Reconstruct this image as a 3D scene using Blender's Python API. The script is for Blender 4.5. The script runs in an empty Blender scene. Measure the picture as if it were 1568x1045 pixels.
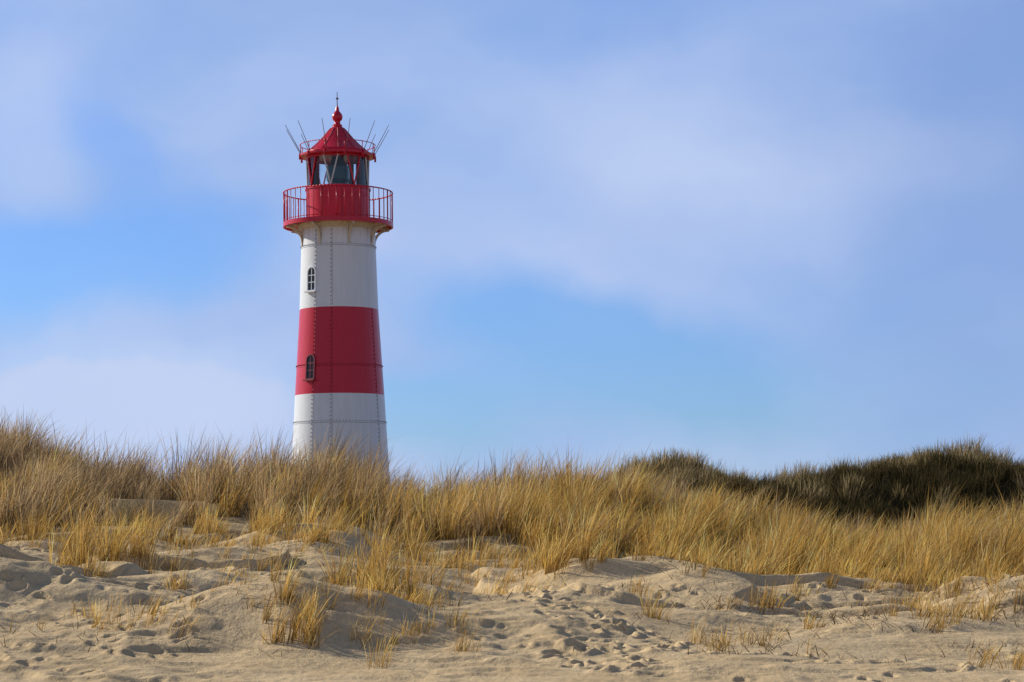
import bpy, math, numpy as np
from mathutils import Vector
rng=np.random.default_rng(7)
scene=bpy.context.scene
scene.view_settings.view_transform='Standard'; scene.view_settings.look='None'; scene.view_settings.exposure=0
EYE=1.7
# ------------------------------------------------------------ noise
def _h(ix,iy,s):
    n=(ix.astype(np.int64)*374761393+iy.astype(np.int64)*668265263+s*1442695041)&0xffffffff
    n=((n^(n>>13))*1274126177)&0xffffffff
    return ((n^(n>>16))&0xffff)/65535.0
def vn(x,y,s=0):
    x=np.asarray(x,float);y=np.asarray(y,float)
    ix=np.floor(x);iy=np.floor(y);fx=x-ix;fy=y-iy
    fx=fx*fx*fx*(fx*(fx*6-15)+10);fy=fy*fy*fy*(fy*(fy*6-15)+10)
    a=_h(ix,iy,s);b=_h(ix+1,iy,s);c=_h(ix,iy+1,s);d=_h(ix+1,iy+1,s)
    return (a*(1-fx)+b*fx)*(1-fy)+(c*(1-fx)+d*fx)*fy
def fbm(x,y,s=0,o=4,g=.5):
    r=0;a=1;t=0
    for i in range(o):
        c,sn=math.cos(.6*i),math.sin(.6*i)
        r=r+a*(vn(x*c-y*sn+i*17.3,x*sn+y*c-i*9.1,s+i)*2-1);t+=a;a*=g;x=x*2;y=y*2
    return r/t
def sm(a,b,x):
    t=np.clip((x-a)/(b-a),0,1);return t*t*(3-2*t)
def tab(x,xs,ys,w=.5):
    r=0
    for o in (-1,-.5,0,.5,1): r=r+np.interp(x+o*w,xs,ys)
    return r/5
# ------------------------------------------------------------ terrain
RX=[-30,-16,-11.6,-10.2,-8.7,-5,-3.9,-2.7,-1.25,1.7,3.2,4.7,6.9,9.2,10.6,11.6,16,30]
RZ=[3.0,3.4,3.42,3.28,2.95,2.95,2.98,2.32,2.3,2.40,2.12,1.80,1.42,1.15,1.35,1.5,1.7,2.0]
BX=[-10,0,4.0,5.5,6.4,8.4,10.4,12.6,13.7,16.4,17.5,24,40]
BZ=[1.6,2.0,3.4,3.95,3.85,3.2,3.55,3.8,3.95,4.15,3.95,4.2,3.5]
GX=[-30,-14,-9.05,-7.6,-4.9,-2.5,-.4,1.4,3.2,5.7,7.4,9.6,10.5,14,30]
GY=[41,38,39.0,43.6,42.0,43.0,41.0,38.8,39.0,38.8,37.8,42,42,41,42]
CL=[(-6.74,37.2,1.1,.42,380),(-6.3,37.8,.95,.3,220),(-7.2,38.2,.8,.3,170),(-6.75,34.5,.65,.32,130),(-6.3,34.2,.45,.2,60),(-5.1,33.9,.42,.22,60),(-5.66,39.7,.4,.2,60),
(-5.7,43,.6,.35,160),(-4.5,42.2,.9,.45,300),(-4.14,36.8,.38,.2,50),(-3.46,39.8,.6,.35,180),(-3.2,41,.7,.3,150),
(-1.92,33.8,1.05,.42,500),(-2.35,35.0,.9,.40,340),(-1.5,34.5,.8,.32,200),(-2.77,29.9,.72,.33,280),(-3.1,30.4,.6,.26,130),(-1.95,31.1,.6,.26,190),(-1.4,30.2,.4,.22,70),
(-3.4,30.6,.3,.15,30),(-1.1,35.8,.4,.2,70),(1.03,37.6,1.05,.42,360),(.7,38.4,.85,.3,190),(-.26,37.6,.45,.2,70),(-.86,40.5,.6,.3,130),
(2.1,32.5,.5,.25,80),(2.6,30.6,.4,.22,60),(3.77,34.2,.5,.22,80),(5.27,39.0,.7,.35,180),(6.06,33.9,.4,.2,60),(7.5,34.2,.6,.35,110),
(7.7,37.5,.42,.25,90),(3.0,36.5,.45,.3,80),(1.9,35.6,.35,.2,50),(4.6,36.4,.4,.3,70),(6.2,37,.5,.3,110),(-7.7,36,.35,.2,50),(-2.9,36.8,.45,.25,60),
(-8.3,40.3,.9,.4,200),(-3.9,38.4,.4,.25,60),(2.3,38.8,.6,.35,120),(.2,40.2,.6,.3,110),(-2.0,41.5,.7,.4,150),(-6.9,41.8,.7,.35,140),(3.9,39.4,.6,.3,120),
(5.4,35.2,.45,.3,90),(4.2,32.3,.35,.2,50),(-.5,36.6,.4,.2,50),(6.9,35.6,.5,.3,80),(-5.9,31.6,.35,.2,45)]
def height(x,y):
    x=np.asarray(x,float);y=np.asarray(y,float)
    H=tab(x*52/np.clip(y,40,56),RX,RZ)
    z=H*np.clip((y-27)/25,0,1)
    slack=1.0+1.3*sm(2,-6,x)
    b=sm(53,62,y); z=z*(1-b)+slack*b
    hb=tab(x*78/np.clip(y,66,90),BX,BZ,1.0)
    w=sm(64,77,y)*(1-sm(84,130,y))
    far=sm(66,74,y)*(1-sm(84,100,y))*sm(3,6,x)
    z=z+(np.maximum(hb,slack)-slack)*w+far*.45*fbm(x/2.0,y/2.4,101,3)
    z=z*(1-sm(120,300,y)*.6)
    near=1-sm(60,120,np.abs(y-40))
    act=sm(24,32,y)*(.3+.7*sm(27,35,y))
    z=z+act*near*(.36*fbm(x/3.4,y/2.6,3,2)+.10*fbm(x/1.6+5,y/.8,11,2))
    r=fbm(x/3.0+.15*y,y/1.3,31,2); led=sm(-.06,.03,r)-.5
    z=z+act*near*.19*led*sm(31,36,y)
    for (mx,my,rx,ry,h) in [(-3.1,31.2,1.9,.95,.75),(-7.6,33.4,2.6,1.1,.6),(-4.8,35.2,2.0,1.0,.45),(-1.4,38.8,1.2,1.0,.35),(5,37,2.8,1.1,.36),(8.3,36,2,1.2,.38),(-9,30.5,2.2,1.1,.25),(1.8,38.2,2,1.0,.3),(-8.9,36.4,1.6,.9,.4),(3.6,33.4,2.2,.9,.25)]:
        z=z+h*np.exp(-((x-mx)/rx)**2-((y-my)/ry)**2)
    for (cx,cy,h,r,n) in CL:
        if h>.5: z=z+.2*h*np.exp(-((x-cx-.1)/(r*1.5))**2-((y-cy)/(r*1.5))**2)
    z=z+.5*fbm(x/60,y/60,77,2)*sm(90,160,np.hypot(x,y))
    return z
def axis(dense0,dense1,step,lo,hi):
    a=list(np.arange(dense0,dense1,step)); v=dense1;s=step
    while v<hi: a.append(v); s=min(s*1.12,60); v+=s
    v=dense0;s=step;b=[]
    while v>lo: s=min(s*1.12,60); v-=s; b.append(v)
    return np.array(b[::-1]+a)
xs=axis(-11,11,.04,-1500,1500)
ys=np.concatenate([axis(26,45,.04,-500,45-1e-6),np.arange(45,92,.3)])
v=92;s=.3;ex=[]
while v<2500: ex.append(v);s=min(s*1.12,80);v+=s
ys=np.unique(np.concatenate([ys,ex]))
X,Y=np.meshgrid(xs,ys)
Z=height(X,Y)
def dent(cx,cy,l,w,a,d):
    i0,i1=np.searchsorted(xs,[cx-.45,cx+.45]);j0,j1=np.searchsorted(ys,[cy-.45,cy+.45])
    if i1<=i0 or j1<=j0:return
    x=X[j0:j1,i0:i1]-cx;y=Y[j0:j1,i0:i1]-cy
    u=(x*math.cos(a)+y*math.sin(a))/l;v=(-x*math.sin(a)+y*math.cos(a))/w
    q=u*u+v*v
    Z[j0:j1,i0:i1]+=d*(-np.exp(-q*q)+.35*np.exp(-(np.sqrt(q)-1.5)**2*5)*(1+.5*u))
for i in range(1500):
    cx,cy=rng.uniform(-10.5,10.5),rng.uniform(27,44)
    if fbm(cx/2.5,cy/2.5,91,2)<.22: continue
    dent(cx,cy,rng.uniform(.06,.14),rng.uniform(.04,.08),rng.uniform(0,3.14),rng.uniform(.02,.05))
def trail(pts,n,sp):
    pts=np.array(pts,float)
    for i in range(n):
        t=rng.uniform(0,len(pts)-1.001);k=int(t);p=pts[k]+(pts[k+1]-pts[k])*(t-k)
        d=pts[k+1]-pts[k];a=math.atan2(d[1],d[0])+rng.normal(0,.4)
        dent(p[0]+rng.normal(0,sp),p[1]+rng.normal(0,sp),rng.uniform(.10,.15),rng.uniform(.05,.08),a,rng.uniform(.035,.065))
trail([(.2,36),(.6,33.5),(1.5,30.5),(1.0,28)],120,.35)
trail([(-9,38),(-6,38.5),(-4,37),(-1.5,37.5)],50,.25)
trail([(1.5,30.5),(3.5,29),(7,28.6)],35,.35)
trail([(7.5,39),(9,41),(9.5,45)],60,.35)
trail([(-9,33),(-8,30),(-6,28)],22,.25)
rip=sm(26,28,Y)*(1-sm(42,46,Y))
# wind streaks and low drifts with a steeper lee side
ss=fbm(X/1.3+.25*Y,Y/.42,55,3,.42)
Z+=rip*(.3+.7*sm(30,36,Y))*.085*ss
dr=vn(X/1.5+.3*Y,Y/.38+.35*fbm(X/.9,Y/.9,66,2),67)
Z+=rip*.05*(sm(.35,.5,dr)-.5*sm(.5,1,dr))*sm(-.1,.25,fbm(X/2.8,Y/2.2,68,2))
pt=sm(-.05,.25,fbm(X/2.5,Y/2,60,2))
Z+=rip*.055*fbm(X/.45,Y/.34,59,3)*pt
Z+=rip*.010*np.sin((Y*1.0+.30*X+.45*fbm(X/1.2,Y/1.2,57,2))*2*np.pi/.26)*sm(-.05,.2,fbm(X/3,Y/2,58,2))
gd=Y-tab(X*1.0,GX,GY)
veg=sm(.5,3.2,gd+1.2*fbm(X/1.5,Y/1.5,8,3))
heath_shade_tint=sm(60,66,Y)*sm(1,4,X)  # mask of far dune ground that is coloured dark as if shaded
def mesh_np(name,co,quads=None,tris=None,mat=None,smooth=True):
    me=bpy.data.meshes.new(name)
    me.vertices.add(len(co));me.vertices.foreach_set('co',np.ascontiguousarray(co,dtype=np.float32).ravel())
    parts=[];tot=[]
    if quads is not None and len(quads): parts.append(quads.ravel());tot.append(np.full(len(quads),4))
    if tris is not None and len(tris): parts.append(tris.ravel());tot.append(np.full(len(tris),3))
    li=np.concatenate(parts).astype(np.int32);tot=np.concatenate(tot).astype(np.int32)
    me.loops.add(len(li));me.loops.foreach_set('vertex_index',li)
    me.polygons.add(len(tot));st=np.concatenate([[0],np.cumsum(tot)[:-1]]).astype(np.int32)
    me.polygons.foreach_set('loop_start',st);me.polygons.foreach_set('loop_total',tot)
    if smooth: me.polygons.foreach_set('use_smooth',np.ones(len(tot),bool))
    me.update(calc_edges=True)
    ob=bpy.data.objects.new(name,me);scene.collection.objects.link(ob)
    if mat: me.materials.append(mat)
    return ob
# ------------------------------------------------------------ materials
def M(name):
    m=bpy.data.materials.new(name);m.use_nodes=True
    nt=m.node_tree;b=nt.nodes['Principled BSDF'];return m,nt,b
def ramp(nt,src,stops):
    r=nt.nodes.new('ShaderNodeValToRGB');e=r.color_ramp.elements
    while len(e)<len(stops): e.new(.5)
    for el,(p,c) in zip(e,stops): el.position=p;el.color=(*c,1)
    nt.links.new(src,r.inputs[0]);return r.outputs[0]
def mixc(nt,f,a,b,mode='MIX'):
    m=nt.nodes.new('ShaderNodeMix');m.data_type='RGBA';m.blend_type=mode
    for i,s in ((0,f),(6,a),(7,b)):
        if isinstance(s,(int,float)): m.inputs[i].default_value=s
        elif isinstance(s,tuple): m.inputs[i].default_value=(*s,1)
        else: nt.links.new(s,m.inputs[i])
    return m.outputs[2]
def math_(nt,op,a,b=0.,c=0.):
    m=nt.nodes.new('ShaderNodeMath');m.operation=op
    for i,s in enumerate((a,b,c)):
        if isinstance(s,(int,float)): m.inputs[i].default_value=s
        else: nt.links.new(s,m.inputs[i])
    return m.outputs[0]
def noise(nt,vec,scale,detail=4,rough=.5):
    n=nt.nodes.new('ShaderNodeTexNoise');n.inputs['Scale'].default_value=scale;n.inputs['Detail'].default_value=detail;n.inputs['Roughness'].default_value=rough
    if vec is not None: nt.links.new(vec,n.inputs['Vector'])
    return n.outputs[0]
def bump(nt,b,h,st,dist):
    n=nt.nodes.new('ShaderNodeBump');n.inputs['Strength'].default_value=st;n.inputs['Distance'].default_value=dist
    nt.links.new(h,n.inputs['Height']);nt.links.new(n.outputs[0],b.inputs['Normal'])
def attr(nt,name):
    at=nt.nodes.new('ShaderNodeAttribute');at.attribute_name=name;return at.outputs['Fac']
sand,nt,b=M('sand')
geo=nt.nodes.new('ShaderNodeNewGeometry');P=geo.outputs['Position']
c=ramp(nt,noise(nt,P,.9,4,.6),[(.3,(.51,.37,.205)),(.5,(.61,.455,.265)),(.7,(.68,.525,.32))])
c=mixc(nt,.3,c,ramp(nt,noise(nt,P,14,4,.7),[(.3,(.38,.27,.15)),(.6,(.74,.58,.36))]))
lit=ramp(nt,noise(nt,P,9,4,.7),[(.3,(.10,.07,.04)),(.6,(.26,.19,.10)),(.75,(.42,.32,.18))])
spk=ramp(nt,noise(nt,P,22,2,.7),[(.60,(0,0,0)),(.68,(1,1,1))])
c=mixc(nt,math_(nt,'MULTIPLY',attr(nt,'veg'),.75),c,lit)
sf=math_(nt,'MULTIPLY',spk,ramp(nt,noise(nt,P,.6,3),[(.45,(0,0,0)),(.6,(.6,.6,.6))]))
c=mixc(nt,sf,c,(.15,.10,.06))
c=mixc(nt,attr(nt,'heath_shade_tint'),c,ramp(nt,noise(nt,P,4,3,.7),[(.35,(.035,.028,.014)),(.65,(.11,.085,.04))]))  # heath ground darkened, so the colour carries the far dune's shade
nt.links.new(c,b.inputs['Base Color']);b.inputs['Roughness'].default_value=.95;b.inputs['Specular IOR Level'].default_value=.1
hh=math_(nt,'ADD',noise(nt,P,7,4,.6),math_(nt,'MULTIPLY',noise(nt,P,40,2,.7),.25))
bump(nt,b,hh,.6,.05)
nx,ny=len(xs),len(ys)
idx=np.arange(nx*ny).reshape(ny,nx)
q=np.stack([idx[:-1,:-1],idx[:-1,1:],idx[1:,1:],idx[1:,:-1]],-1).reshape(-1,4)
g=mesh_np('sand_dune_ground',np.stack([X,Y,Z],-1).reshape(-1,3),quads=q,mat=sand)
for nm,ar in (('veg',veg),('heath_shade_tint',heath_shade_tint)):
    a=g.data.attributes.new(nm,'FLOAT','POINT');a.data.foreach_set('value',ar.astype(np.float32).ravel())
# ------------------------------------------------------------ grass
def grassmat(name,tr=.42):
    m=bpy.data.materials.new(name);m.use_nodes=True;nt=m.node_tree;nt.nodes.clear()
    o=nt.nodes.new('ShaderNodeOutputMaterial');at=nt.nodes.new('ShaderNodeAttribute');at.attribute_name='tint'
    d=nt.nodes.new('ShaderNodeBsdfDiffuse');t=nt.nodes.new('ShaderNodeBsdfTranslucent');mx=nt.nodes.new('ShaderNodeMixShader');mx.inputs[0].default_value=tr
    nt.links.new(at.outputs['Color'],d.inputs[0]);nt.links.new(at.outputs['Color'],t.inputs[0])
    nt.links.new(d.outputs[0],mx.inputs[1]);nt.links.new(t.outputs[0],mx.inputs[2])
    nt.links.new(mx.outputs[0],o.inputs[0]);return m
def blades(name,B,h,ld,l,cv,w,colr,mat,ts=(0,.38,.74)):
    n=len(B);phi=rng.normal(0,.7,n);wd=np.stack([np.cos(phi),np.sin(phi),0*phi],1)
    def pt(t):
        off=h*(l*t+cv*t*t)
        z=h*t*(1-.25*(l+cv)*t*t)
        p=B.copy();p[:,0]+=ld[:,0]*off;p[:,1]+=ld[:,1]*off;p[:,2]+=z;return p
    co=[];cc=[]
    for k,t in enumerate(ts):
        p=pt(t);ww=(w*(1-.5*t))[:,None]*wd*.5
        co+= [p-ww,p+ww]
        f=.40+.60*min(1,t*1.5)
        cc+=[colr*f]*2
    co.append(pt(1.0));cc.append(colr*1.1)
    m=len(co);C=np.stack(co,1).reshape(-1,3);K=np.clip(np.stack(cc,1).reshape(-1,3),0,.9)
    base=(np.arange(n)*m)[:,None]
    qs=np.concatenate([base+np.array([2*k,2*k+1,2*k+3,2*k+2]) for k in range(len(ts)-1)])
    e=2*(len(ts)-1);tr=base+np.array([e,e+1,e+2])
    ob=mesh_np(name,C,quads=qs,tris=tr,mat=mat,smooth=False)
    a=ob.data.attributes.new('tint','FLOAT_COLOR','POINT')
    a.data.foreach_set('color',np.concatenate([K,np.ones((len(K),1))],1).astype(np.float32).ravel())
    return ob
def tufts(tx,ty,th,tr,tn,pal,palw,wind=.22,wid=.012):
    rep=np.repeat(np.arange(len(tx)),tn);n=len(rep)
    a=rng.uniform(0,2*np.pi,n);r=tr[rep]*np.sqrt(rng.uniform(0,1,n))
    x=tx[rep]+r*np.cos(a);y=ty[rep]+r*np.sin(a)
    z=height(x,y)-.02
    h=th[rep]*(.35+.8*rng.uniform(0,1,n)**.9)
    sp=np.abs(rng.normal(0,.22,n))*(.4+r/np.maximum(tr[rep],.01))
    tw=rng.normal(0,.13,len(tx))[rep]
    wx=wind+tw+rng.normal(0,.09,n);wy=rng.normal(-.03,.12,n)
    vx=np.cos(a)*sp+wx;vy=np.sin(a)*sp+wy
    L=np.hypot(vx,vy)+1e-6;ld=np.stack([vx/L,vy/L],1)
    k=rng.uniform(.2,.7,n);l=L*(1-k);cv=L*k*1.5
    pal=np.array(pal);ti=rng.choice(len(pal),n,p=palw)
    col=pal[ti]*rng.uniform(.6,1.3,(n,1))
    tt=rng.uniform(.55,1.3,len(tx))[rep][:,None];col=col*tt
    return [np.stack([x,y,z],1),h,ld,l,cv,np.full(n,wid)*rng.uniform(.6,1.3,n),col]
def cat(L): return [np.concatenate([q[i] for q in L]) for i in range(7)]
gm=grassmat('marram_grass_blade')
gold=[(.86,.54,.15),(.76,.45,.11),(.90,.66,.29),(.44,.26,.08),(.27,.22,.08)];gw=[.33,.25,.22,.12,.08]
tan=[(.56,.38,.20),(.70,.50,.28),(.36,.23,.13),(.22,.17,.10),(.80,.62,.37)];tw_=[.28,.25,.19,.13,.15]
parts=[]
n=5700
tx=rng.uniform(-15,16,n);ty=rng.uniform(35.5,56.5,n)
gl_=ty-tab(tx,GX,GY)+1.5*fbm(tx/1.4,ty/1.4,8,3)
den=.22*sm(-.5,.5,gl_)+.78*sm(.8,3.8,gl_)
den=den*(.15+.85*sm(-.13,.12,fbm(tx/1.0,ty/.8,63,2)))*(1-.5*sm(53.5,56,ty))
den=np.maximum(den,.07*sm(-5,-.5,gl_))
keep=rng.uniform(0,1,n)<den;tx=tx[keep];ty=ty[keep];gl_=gl_[keep]
th=(1.0+.52*fbm(tx/1.2,ty/1.0,19,2))*np.clip(.5+.13*gl_,.45,1)*rng.uniform(.6,1.28,len(tx))
tr_=rng.uniform(.08,.25,len(tx));tn=(rng.uniform(30,72,len(tx))*np.clip(.5+.2*gl_,.45,1)).astype(int)
front=rng.uniform(0,1,len(tx))<np.clip(sm(-9,3,tx)*.7+.25-.7*sm(47.5,52,ty)+.35*sm(2,6,tx),.06,.97)
for msk,pal,pw in ((front,gold,gw),(~front,tan,tw_)):
    parts.append(tufts(tx[msk],ty[msk],th[msk],tr_[msk],tn[msk],pal,pw))
sub=[]
for (cx,cy,h,r,nb) in CL:
    k=4 if r<.3 else 9
    for i in range(k):
        a_=rng.uniform(0,6.28);rr=r*math.sqrt(rng.uniform(0,1))*1.15
        sub.append((cx+rr*math.cos(a_),cy+rr*math.sin(a_),h*rng.uniform(.5,1.15),rng.uniform(.05,.15),max(6,int(nb/k*rng.uniform(.5,1.3)))))
C=np.array(sub)
parts.append(tufts(C[:,0],C[:,1],C[:,2],C[:,3],C[:,4].astype(int),gold,gw,wid=.0095,wind=.18))
n=1900;tx=rng.uniform(-10,10,n);ty=rng.uniform(28.5,44,n)
k=fbm(tx/1.6,ty/1.6,71,2)>.15-.08*(ty-30)/5;tx=tx[k];ty=ty[k]
parts.append(tufts(tx,ty,rng.uniform(.15,.55,len(tx)),rng.uniform(.03,.2,len(tx)),rng.integers(4,26,len(tx)),gold,gw,wid=.008))
blades('marram_grass',*cat(parts),gm)
n=600;tx=np.where(rng.uniform(0,1,n)<.75,rng.uniform(-14,-4,n),rng.uniform(-4,8,n));ty=rng.uniform(50,54,n)
st=tufts(tx,ty,rng.uniform(1.1,1.65,n),np.full(n,.05),np.ones(n,int),tan,tw_,wid=.014,wind=.26)
blades('marram_grass_seed_stalk',*st,gm)
# far dune vegetation, its shade and lit tops put into the blade colours
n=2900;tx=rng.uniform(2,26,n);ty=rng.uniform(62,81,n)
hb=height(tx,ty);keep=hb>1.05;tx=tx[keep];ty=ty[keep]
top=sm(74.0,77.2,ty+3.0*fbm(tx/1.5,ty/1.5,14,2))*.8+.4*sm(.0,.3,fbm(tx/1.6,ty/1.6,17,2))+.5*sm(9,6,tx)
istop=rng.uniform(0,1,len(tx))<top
dk=[(.070,.058,.027),(.10,.078,.036),(.038,.036,.016),(.17,.125,.058)];dw=[.35,.25,.25,.15]  # heath browns darkened to paint the slope's shade into the blades
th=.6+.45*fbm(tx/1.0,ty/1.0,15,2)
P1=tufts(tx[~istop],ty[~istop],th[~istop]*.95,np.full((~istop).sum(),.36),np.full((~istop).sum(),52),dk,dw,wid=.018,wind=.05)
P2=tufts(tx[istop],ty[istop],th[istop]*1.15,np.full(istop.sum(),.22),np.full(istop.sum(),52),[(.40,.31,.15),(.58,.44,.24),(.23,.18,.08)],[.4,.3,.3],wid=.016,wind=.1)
blades('shade_tinted_dune_heath',*cat([P1,P2]),gm)
n=11000;x=rng.uniform(-10,10,n);y=rng.uniform(29,45,n)
k=rng.uniform(0,1,n)<(sm(-.05,.25,fbm(x/1.6,y/1.2,88,3))*(.2+.8*sm(0,3,x)));x=x[k];y=y[k];n=len(x)
an=rng.uniform(0,6.28,n)
st=[np.stack([x,y,height(x,y)+.03],1),rng.uniform(.06,.22,n),np.stack([np.cos(an),np.sin(an)],1),rng.uniform(.6,1.8,n),rng.uniform(-.5,.5,n),rng.uniform(.007,.016,n),np.array([(.14,.09,.05)])*rng.uniform(.4,2.2,(n,1))]
blades('dry_grass_litter',*st,gm)
# ------------------------------------------------------------ lighthouse
LX,LY=-5.46,73.0
root=bpy.data.objects.new('lighthouse',None);scene.collection.objects.link(root)
gz=float(height(LX,LY));root.location=(LX,LY,0)
def paint(name,col,rough=.4,rust=0):
    m,nt,b=M(name)
    tc=nt.nodes.new('ShaderNodeTexCoord');mp=nt.nodes.new('ShaderNodeMapping');mp.inputs['Scale'].default_value=(5,5,.6)
    nt.links.new(tc.outputs['Object'],mp.inputs[0])
    s=noise(nt,mp.outputs[0],1.5,6,.65)
    d=tuple(v*.78 for v in col)
    c=mixc(nt,ramp(nt,s,[(.35,(.0,)*3),(.75,(.45,)*3)]),col,d)
    if rust:
        mp2=nt.nodes.new('ShaderNodeMapping');mp2.inputs['Scale'].default_value=(9,9,.5);nt.links.new(tc.outputs['Object'],mp2.inputs[0])
        r=ramp(nt,noise(nt,mp2.outputs[0],1.2,5,.7),[(.55,(0,)*3),(.72,(1,)*3)])
        sx=nt.nodes.new('ShaderNodeSeparateXYZ');nt.links.new(tc.outputs['Object'],sx.inputs[0])
        mr=nt.nodes.new('ShaderNodeMapRange');mr.inputs[1].default_value=10.9;mr.inputs[2].default_value=11.8;nt.links.new(sx.outputs[2],mr.inputs[0])
        f=math_(nt,'MULTIPLY',r,math_(nt,'MULTIPLY_ADD',mr.outputs[0],.75,.04))
        c=mixc(nt,f,c,(.38,.17,.06))
    nt.links.new(c,b.inputs['Base Color']);b.inputs['Roughness'].default_value=rough;b.inputs['Specular IOR Level'].default_value=.45
    bump(nt,b,noise(nt,tc.outputs['Object'],3,4,.6),.2,.03)
    return m
white=paint('white_paint',(.76,.80,.86),.38,1);red=paint('red_paint',(.60,.006,.036),.30)
cream=paint('cream_paint',(.66,.58,.46),.5,1);pale=paint('pale_metal',(.6,.62,.62),.4)
iron,nt,b=M('dark_iron');b.inputs['Base Color'].default_value=(.13,.05,.06,1);b.inputs['Roughness'].default_value=.6
teal,nt,b=M('lens_apparatus');b.inputs['Base Color'].default_value=(.012,.065,.09,1);b.inputs['Roughness'].default_value=.12
pane,nt,b=M('window_pane');b.inputs['Base Color'].default_value=(.02,.03,.04,1);b.inputs['Roughness'].default_value=.1
gls=bpy.data.materials.new('lantern_glass');gls.use_nodes=True;nt=gls.node_tree;nt.nodes.clear()
o=nt.nodes.new('ShaderNodeOutputMaterial');t=nt.nodes.new('ShaderNodeBsdfTransparent');t.inputs[0].default_value=(.88,.95,.97,1)
gg=nt.nodes.new('ShaderNodeBsdfGlossy');gg.inputs['Roughness'].default_value=.03;mx=nt.nodes.new('ShaderNodeMixShader')
fr=nt.nodes.new('ShaderNodeFresnel');fr.inputs[0].default_value=1.6
nt.links.new(fr.outputs[0],mx.inputs[0]);nt.links.new(t.outputs[0],mx.inputs[1]);nt.links.new(gg.outputs[0],mx.inputs[2]);nt.links.new(mx.outputs[0],o.inputs[0])
def obj(name,V,F,mat,smooth=False):
    me=bpy.data.meshes.new(name);me.from_pydata(V,[],F);me.update()
    if smooth:
        me.polygons.foreach_set('use_smooth',[True]*len(me.polygons))
    me.materials.append(mat)
    ob=bpy.data.objects.new(name,me);scene.collection.objects.link(ob);ob.parent=root;return ob
def lathe(name,prof,mat,seg=96,cap=False,sharp=True):
    V=[];F=[];n=len(prof)
    for r,z in prof:
        for i in range(seg):
            a=2*math.pi*i/seg;V.append((r*math.cos(a),r*math.sin(a),z))
    for k in range(n-1):
        for i in range(seg):
            j=(i+1)%seg;F.append((k*seg+i,k*seg+j,(k+1)*seg+j,(k+1)*seg+i))
    if cap: F.append(tuple(range(seg))[::-1]);F.append(tuple((n-1)*seg+i for i in range(seg)))
    ob=obj(name,V,F,mat,True)
    if sharp: ob.data.set_sharp_from_angle(angle=math.radians(25))
    return ob
class Acc:
    def __init__(s): s.V=[];s.F=[]
    def tube(s,p,q,r,seg=8,r2=None):
        p=Vector(p);q=Vector(q);d=(q-p).normalized();u=d.orthogonal().normalized();w=d.cross(u);b=len(s.V);r2=r if r2 is None else r2
        for c,rr in ((p,r),(q,r2)):
            for i in range(seg):
                a=2*math.pi*i/seg;s.V.append(tuple(c+(u*math.cos(a)+w*math.sin(a))*rr))
        for i in range(seg):
            j=(i+1)%seg;s.F.append((b+i,b+j,b+seg+j,b+seg+i))
        s.F.append(tuple(b+i for i in range(seg))[::-1]);s.F.append(tuple(b+seg+i for i in range(seg)))
    def ring(s,R,z,r,seg=96,a0=0,a1=2*math.pi):
        for i in range(seg):
            a=a0+(a1-a0)*i/seg;b=a0+(a1-a0)*(i+1)/seg
            s.tube((R*math.cos(a),R*math.sin(a),z),(R*math.cos(b),R*math.sin(b),z),r,6)
    def box(s,c,ax,ay,az):
        c,ax,ay,az=map(Vector,(c,ax,ay,az));b=len(s.V)
        for i in (-1,1):
            for j in (-1,1):
                for k in (-1,1): s.V.append(tuple(c+ax*i+ay*j+az*k))
        for f in ((0,1,3,2),(4,6,7,5),(0,4,5,1),(2,3,7,6),(0,2,6,4),(1,5,7,3)): s.F.append(tuple(b+i for i in f))
    def done(s,name,mat,smooth=False): return obj(name,s.V,s.F,mat,smooth)
S=1/47.95
def zz(py): return EYE+(830-py)*S
def pol(r,th,z): return (r*math.sin(th),-r*math.cos(th),z)
TR=[(gz-1.0,1.72),(zz(760),1.62),(zz(700),1.535),(zz(604),1.425),(zz(540),1.34),(zz(473),1.255),(zz(380),1.19),(zz(341),1.165)]
def tr(z): return float(np.interp(z,[a for a,_ in TR],[b for _,b in TR]))
def section(name,z0,z1,mat):
    k=[(tr(z0),z0)]+[(r,z) for z,r in TR if z0+.02<z<z1-.02]+[(tr(z1),z1)]
    return lathe(name,k,mat,128)
zb0,zb1=zz(604),zz(473)
section('tower_base_section',gz-1,zb0,white);section('tower_red_band',zb0,zb1,red);section('tower_upper_section',zb1,zz(341),white)
seam=Acc();seamr=Acc();riv=Acc();rivr=Acc()
hs=[(zz(380),white),(zz(648),white),(zz(562),red)]
for z,m in hs:
    A=seam if m is white else seamr
    for i in range(96):
        a=2*math.pi*i/96;b2=2*math.pi*(i+1)/96;r=tr(z)+.000
        A.tube(pol(r,a,z),pol(r,b2,z),.009,5)
    R=riv if m is white else rivr
    for i in range(90):
        a=2*math.pi*i/90
        R.tube(pol(tr(z)-.01,a,z+.055),pol(tr(z)+.024,a,z+.055),.022,6,.011)
for th,zl,zh in ((-.58,gz,zz(345)),(-.13,gz,zz(345)),(1.02,gz,zz(473)),(1.9,gz,zz(345)),(2.9,gz,zz(345)),(4.1,gz,zz(345))):
    z=zl
    while z<zh:
        inred=zb0<z<zb1;R=rivr if inred else riv;A=seamr if inred else seam
        R.tube(pol(tr(z)-.01,th,z),pol(tr(z)+.026,th,z),.026,6,.013)
        z2=min(z+.13,zh);z2c=z2
        if z<zb0<z2: z2c=zb0
        if z<zb1<z2: z2c=zb1
        A.tube(pol(tr(z)-.002,th+.035,z),pol(tr(z2c)-.002,th+.035,z2c),.011,5)
        z+=.13
seamm=paint('white_paint_joint',(.40,.41,.44),.5,1);redm=paint('red_paint_joint',(.34,.006,.02),.5)
seam.done('plate_seams_white',seamm);seamr.done('plate_seams_red',redm);riv.done('rivets_white',seamm);rivr.done('rivets_red',redm)
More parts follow.
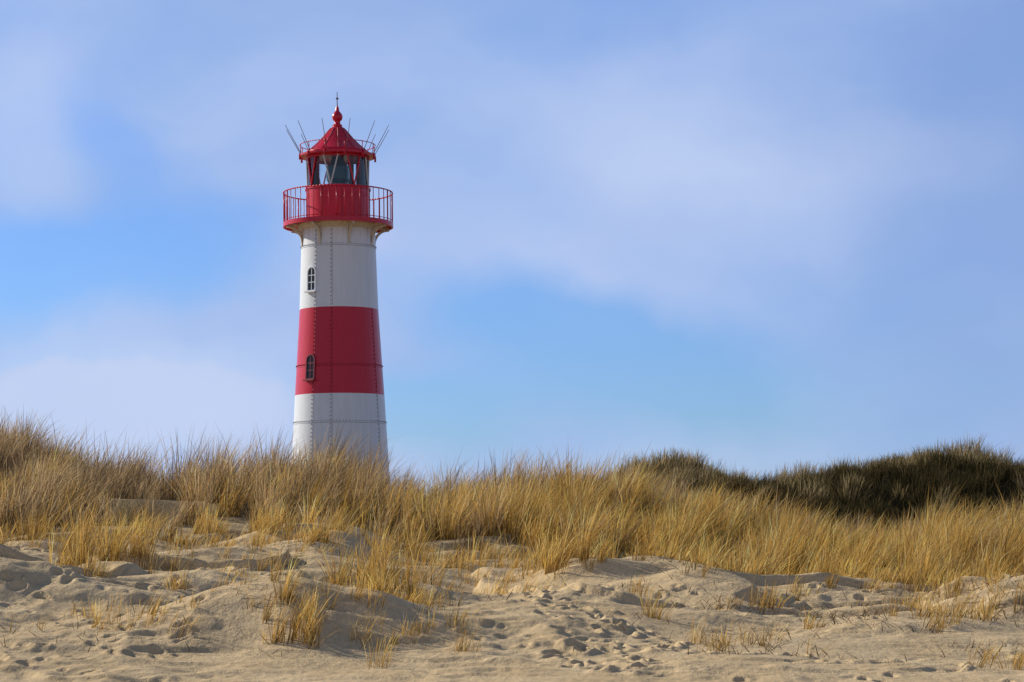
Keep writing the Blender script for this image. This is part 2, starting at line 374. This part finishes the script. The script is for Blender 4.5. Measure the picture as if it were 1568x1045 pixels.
def window(name,th,z0,z1,w,mat):
    zc=(z0+z1)/2;r=tr(zc);n=Vector((math.sin(th),-math.cos(th),0));slope=(tr(z1)-tr(z0))/(z1-z0)
    up=Vector((n.x*slope,n.y*slope,1)).normalized();sd=up.cross(n).normalized()*-1;c=Vector(pol(r,th,zc))
    nn=sd.cross(up);nn=nn if nn.dot(n)>0 else -nn
    H=(z1-z0)/2;hw=w/2
    def outline(g):
        pts=[(-hw-g,-H-g),(hw+g,-H-g)];
        for i in range(13):
            a=math.pi*i/12;pts.append(((hw+g)*math.cos(a),H-hw+(hw+g)*math.sin(a)))
        return pts
    def P3(p,d): return tuple(c+sd*p[0]+up*p[1]+nn*d)
    oi,oo=outline(0),outline(.035);V=[];F=[];k=len(oi)
    for ring,d in ((oo,-.05),(oo,.04),(oi,.04),(oi,-.05)): V+= [P3(p,d) for p in ring]
    for L in range(3):
        for i in range(k):
            j=(i+1)%k;F.append((L*k+i,L*k+j,(L+1)*k+j,(L+1)*k+i))
    obj(name+'_frame',V,F,mat)
    obj(name+'_glass',[P3(p,.012) for p in oi],[tuple(range(k))],pane)
    A=Acc()
    A.box(c+nn*.022,sd*.011,up*(H-.01),nn*.008)
    for f in (-.30,.32): A.box(c+nn*.0225+up*H*f,sd*hw,up*.012,nn*.007)
    A.box(c+nn*.06-up*(H+.06),sd*(hw+.07),up*.02,nn*.06)
    A.done(name+'_glazing_bars',mat)
window('upper_window',-.68,zz(447),zz(413),.30,white)
window('lower_window',-.64,zz(581),zz(546),.30,paint('window_frame_red',(.25,.03,.05),.45))
zg=zz(342)
lathe('gallery_deck',[(1.1,zg-.03),(1.70,zg-.03),(1.70,zg-.10),(1.755,zg-.10),(1.755,zg+.04),(1.0,zg+.04)],red)
lathe('gallery_collar',[(1.17,zg-.22),(1.24,zg-.16),(1.30,zg-.06),(1.30,zg-.031)],cream)
A=Acc()
for i in range(8):
    th=math.pi/8+i*math.pi/4-.03;t=Vector((math.cos(th),math.sin(th),0))*.035
    pts=[]
    for k in range(9):
        u=k/8;a=u*math.pi/2
        pts.append((1.19+.50*(1-math.cos(a)),zg-.62+.50*math.sin(a)))
    for (r0,z0),(r1,z1) in zip(pts[:-1],pts[1:]):
        p=Vector(pol(r0,th,z0));q=Vector(pol(r1,th,z1));d=(q-p)/2;nrm=d.normalized().cross(t.normalized())
        A.box((p+q)/2,d*1.1,t,nrm*.04)
    A.box(pol(1.43,th,zg-.075),Vector((math.sin(th),-math.cos(th),0))*.26,t,(0,0,.04))
    A.box(pol(1.195,th,zg-.38),Vector((math.sin(th),-math.cos(th),0))*.03,t,(0,0,.34))
A.done('gallery_brackets',cream)
A=Acc()
zr=zz(294)
A.ring(1.735,zr,.022);A.ring(1.735,zg+.10,.012)
for i in range(44):
    th=2*math.pi*i/44+.05;A.tube(pol(1.735,th,zg+.03),pol(1.735,th,zr),.022 if i%4==0 else .0125,6)
A.done('gallery_railing',red,True)
zd=zz(288)
lathe('lantern_drum',[(1.02,zg+.04),(1.02,zd-.05),(1.05,zd-.05),(1.05,zd+.02),(.9,zd+.02)],red)
A=Acc()
for i in range(10):
    th=2*math.pi*i/10+.2;A.tube(pol(1.022,th,zg+.05),pol(1.022,th,zd-.05),.014,6)
A.done('drum_joints',redm)
zt=zz(241)
lathe('lantern_glazing',[(.97,zd+.02),(.97,zt)],gls,16,sharp=False)
A=Acc();nb=8
B=Acc()
for i in range(nb):
    th=2*math.pi*(i+.3)/nb;h=math.pi/nb
    (A if i%2 else B).tube(pol(.99,th-h,zd+.02),pol(.99,th-.15,zt),.026,6)
    (B if i%2 else A).tube(pol(.99,th+h,zd+.02),pol(.99,th+.15,zt),.026,6)
A.ring(.985,zt-.01,.03,48)
A.done('astragals_red',red);B.done('astragals_pale',pale)
lathe('lamp_pedestal',[(.36,zd),(.36,zd+.15),(.30,zd+.2),(.36,zd+.3),(.38,zd+.5),(.36,zd+.72),(.25,zd+.82),(.2,zt)],teal,32,cap=True)
lathe('lantern_floor',[(.05,zd-.02),(.96,zd-.02)],pale,48)
A=Acc()
for th in (1.2,2.7): A.box(pol(.86,th,(zd+zt)/2),Vector((math.cos(th),math.sin(th),0))*.10,(0,0,(zt-zd)/2-.02),Vector((math.sin(th),-math.cos(th),0))*.01)
A.done('blanking_panels',teal)
zr0=zz(240)
lathe('roof_soffit',[(.2,zr0+.01),(1.0,zr0),(1.15,zr0+.01),(1.22,zr0+.02),(1.22,zr0+.08),(1.05,zr0+.09),(.99,zr0+.2)],red)
RP=[(1.0,zz(231)),(.83,zz(225)),(.67,zz(218)),(.50,zz(210)),(.36,zz(202)),(.23,zz(195))]
lathe('roof_dome',RP+[(.15,zz(192)),(.16,zz(190)),(.10,zz(188)),(.09,zz(184)),(.14,zz(182)),(.17,zz(178)),(.16,zz(174)),(.10,zz(170)),(.06,zz(168)),(.055,zz(164)),(.02,zz(160))],red,32).data.set_sharp_from_angle(angle=math.radians(60))
A=Acc()
for i in range(12):
    th=2*math.pi*i/12+.1
    for (r0,z0),(r1,z1) in zip(RP[:-1],RP[1:]): A.tube(pol(r0,th,z0),pol(r1,th,z1),.015,5)
A.done('roof_ribs',redm)
A=Acc();A.tube((0,0,zz(165)),(0,0,zz(139)),.018,6,.010);A.tube((0,0,zz(150)),(0,0,zz(148)),.045,6);A.done('lightning_rod',iron)
A=Acc();A.ring(1.2,zz(221),.014,64)
for i in range(12):
    th=2*math.pi*i/12+.26;A.tube(pol(1.18,th,zr0+.05),pol(1.2,th,zz(221)),.015,6)
    A.box(pol(1.22,th,zr0+.0),(.03,0,0),(0,.03,0),(0,0,.09))
A.done('roof_railing',red,True)
A=Acc()
for i in range(12):
    th=2*math.pi*(i+.5)/12+.05;A.tube(pol(1.19,th,zr0+.1),pol(1.70,th,zz(193)),.012,6,.008)
A.done('antenna_rods',iron)
# ------------------------------------------------------------ light and sky
EL=math.radians(27);sh=Vector((-.89,.455,0)).normalized();sd=Vector((sh.x*math.cos(EL),sh.y*math.cos(EL),math.sin(EL)))
L=bpy.data.lights.new('sun','SUN');L.energy=5.0;L.angle=math.radians(.5);L.color=(1,.92,.77)
lo=bpy.data.objects.new('sun',L);scene.collection.objects.link(lo);lo.rotation_euler=(-sd).to_track_quat('-Z','Y').to_euler();lo.location=(-60,40,60)
W=bpy.data.worlds.new('World');scene.world=W;W.use_nodes=True;nt=W.node_tree
W.cycles.sampling_method='MANUAL';W.cycles.sample_map_resolution=512
bg=nt.nodes['Background'];bg.inputs[1].default_value=.1
sky=nt.nodes.new('ShaderNodeTexSky');sky.sky_type='NISHITA';sky.sun_disc=False;sky.sun_elevation=EL;sky.sun_rotation=math.atan2(sh.x,sh.y)%(2*math.pi)
sky.air_density=1;sky.dust_density=.4;sky.ozone_density=3
tc=nt.nodes.new('ShaderNodeTexCoord');D=tc.outputs['Generated']
wn=nt.nodes.new('ShaderNodeTexNoise');wn.inputs['Scale'].default_value=9;wn.inputs['Detail'].default_value=5;wn.inputs['Roughness'].default_value=.52;nt.links.new(D,wn.inputs['Vector'])
v1=nt.nodes.new('ShaderNodeVectorMath');v1.operation='SUBTRACT';v1.inputs[1].default_value=(.5,.5,.5);nt.links.new(wn.outputs['Color'],v1.inputs[0])
v2=nt.nodes.new('ShaderNodeVectorMath');v2.operation='MULTIPLY_ADD';v2.inputs[1].default_value=(.10,.0,.07);nt.links.new(v1.outputs[0],v2.inputs[0]);nt.links.new(D,v2.inputs[2])
DW=v2.outputs[0]
def blob(az,el,ra,re,rot=0,inner=.2):
    a,e=math.radians(az),math.radians(el)
    c=(math.sin(a)*math.cos(e),math.cos(a)*math.cos(e),math.sin(e))
    s=nt.nodes.new('ShaderNodeVectorMath');s.operation='SUBTRACT';s.inputs[1].default_value=c;nt.links.new(DW,s.inputs[0])
    m=nt.nodes.new('ShaderNodeVectorRotate');m.rotation_type='Y_AXIS';m.inputs['Angle'].default_value=math.radians(rot);nt.links.new(s.outputs[0],m.inputs['Vector'])
    k=nt.nodes.new('ShaderNodeVectorMath');k.operation='MULTIPLY';k.inputs[1].default_value=(1/math.radians(ra),1/math.radians(max(ra,re))*.7,1/math.radians(re));nt.links.new(m.outputs[0],k.inputs[0])
    l=nt.nodes.new('ShaderNodeVectorMath');l.operation='LENGTH';nt.links.new(k.outputs[0],l.inputs[0])
    r=nt.nodes.new('ShaderNodeMapRange');r.interpolation_type='SMOOTHSTEP';r.inputs[1].default_value=1;r.inputs[2].default_value=inner;nt.links.new(l.outputs['Value'],r.inputs[0])
    return r.outputs[0]
hsv=mixc(nt,1.0,sky.outputs[0],(.56,.84,1.38),'MULTIPLY')
mpw=nt.nodes.new('ShaderNodeMapping');mpw.inputs['Scale'].default_value=(1,1,2.2);mpw.inputs['Rotation'].default_value=(0,math.radians(-20),0);nt.links.new(DW,mpw.inputs[0])
n1=noise(nt,mpw.outputs[0],4,5,.5);cov=ramp(nt,n1,[(.3,(.55,)*3),(.6,(.97,)*3)])
hole=math_(nt,'ADD',blob(2.4,4.9,8,2.2,-12),math_(nt,'ADD',math_(nt,'MULTIPLY',blob(-10.5,6.9,7.5,1.9,8),.9),blob(-3,3.4,5,1.6,0)))
hole=math_(nt,'ADD',hole,math_(nt,'MULTIPLY',blob(-8.8,9.6,3.4,1.7,-30),.45))
cov=math_(nt,'MULTIPLY',cov,math_(nt,'SUBTRACT',1.0,math_(nt,'MINIMUM',hole,.8)))
n2=noise(nt,mpw.outputs[0],7,6,.45)
cc=ramp(nt,n2,[(.3,(3.3,4.8,8.2)),(.5,(4.1,5.4,8.5)),(.7,(4.9,6.0,8.8))])
br=math_(nt,'ADD',blob(-11,3.0,7,2.6,6,.45),math_(nt,'MULTIPLY',math_(nt,'ADD',blob(5,10.3,8,3.2,-10),math_(nt,'ADD',blob(-12,9.8,3,3),math_(nt,'MULTIPLY',blob(4,1.8,9,1.6),.6))),.7))
cc=mixc(nt,math_(nt,'MULTIPLY',math_(nt,'MINIMUM',br,1.0),.85),cc,(5.6,6.6,9.0))
dkc=math_(nt,'ADD',blob(13.5,11.5,8,6),math_(nt,'MULTIPLY',blob(13,5,7,5),.75))
dkc=math_(nt,'ADD',dkc,math_(nt,'MULTIPLY',blob(-5,14.5,9,3),.4))
cc=mixc(nt,math_(nt,'MULTIPLY',math_(nt,'MINIMUM',dkc,1.0),.8),cc,(2.4,3.7,7.0))
cov=math_(nt,'MAXIMUM',cov,math_(nt,'MULTIPLY',blob(-11,2.6,7,2.6,6,.7),.97))
base=mixc(nt,cov,hsv,cc)
sx=nt.nodes.new('ShaderNodeSeparateXYZ');nt.links.new(D,sx.inputs[0])
mr=nt.nodes.new('ShaderNodeMapRange');mr.interpolation_type='SMOOTHSTEP';mr.inputs[1].default_value=.7;mr.inputs[2].default_value=-.3;nt.links.new(sx.outputs[1],mr.inputs[0])
base=mixc(nt,math_(nt,'MULTIPLY',mr.outputs[0],.9),base,(2.6,3.3,4.8))
# the zenith is the deeper blue of clear air
mz=nt.nodes.new('ShaderNodeMapRange');mz.interpolation_type='SMOOTHSTEP';mz.inputs[1].default_value=.3;mz.inputs[2].default_value=.6;nt.links.new(sx.outputs[2],mz.inputs[0])
base=mixc(nt,math_(nt,'MULTIPLY',mz.outputs[0],.9),base,(.6,1.0,2.1))
nt.links.new(base,bg.inputs[0])
# ------------------------------------------------------------ camera
cam=bpy.data.cameras.new('camera');co=bpy.data.objects.new('camera',cam);scene.collection.objects.link(co)
cam.sensor_width=36;cam.lens=36*3500/1568;cam.clip_end=5000;cam.shift_y=307.5/1568
co.location=(0,0,EYE)
from mathutils import Matrix
co.rotation_euler=(Matrix.Rotation(math.radians(90),3,'X')@Matrix.Rotation(math.radians(-.5),3,'Z')).to_euler()
scene.camera=co
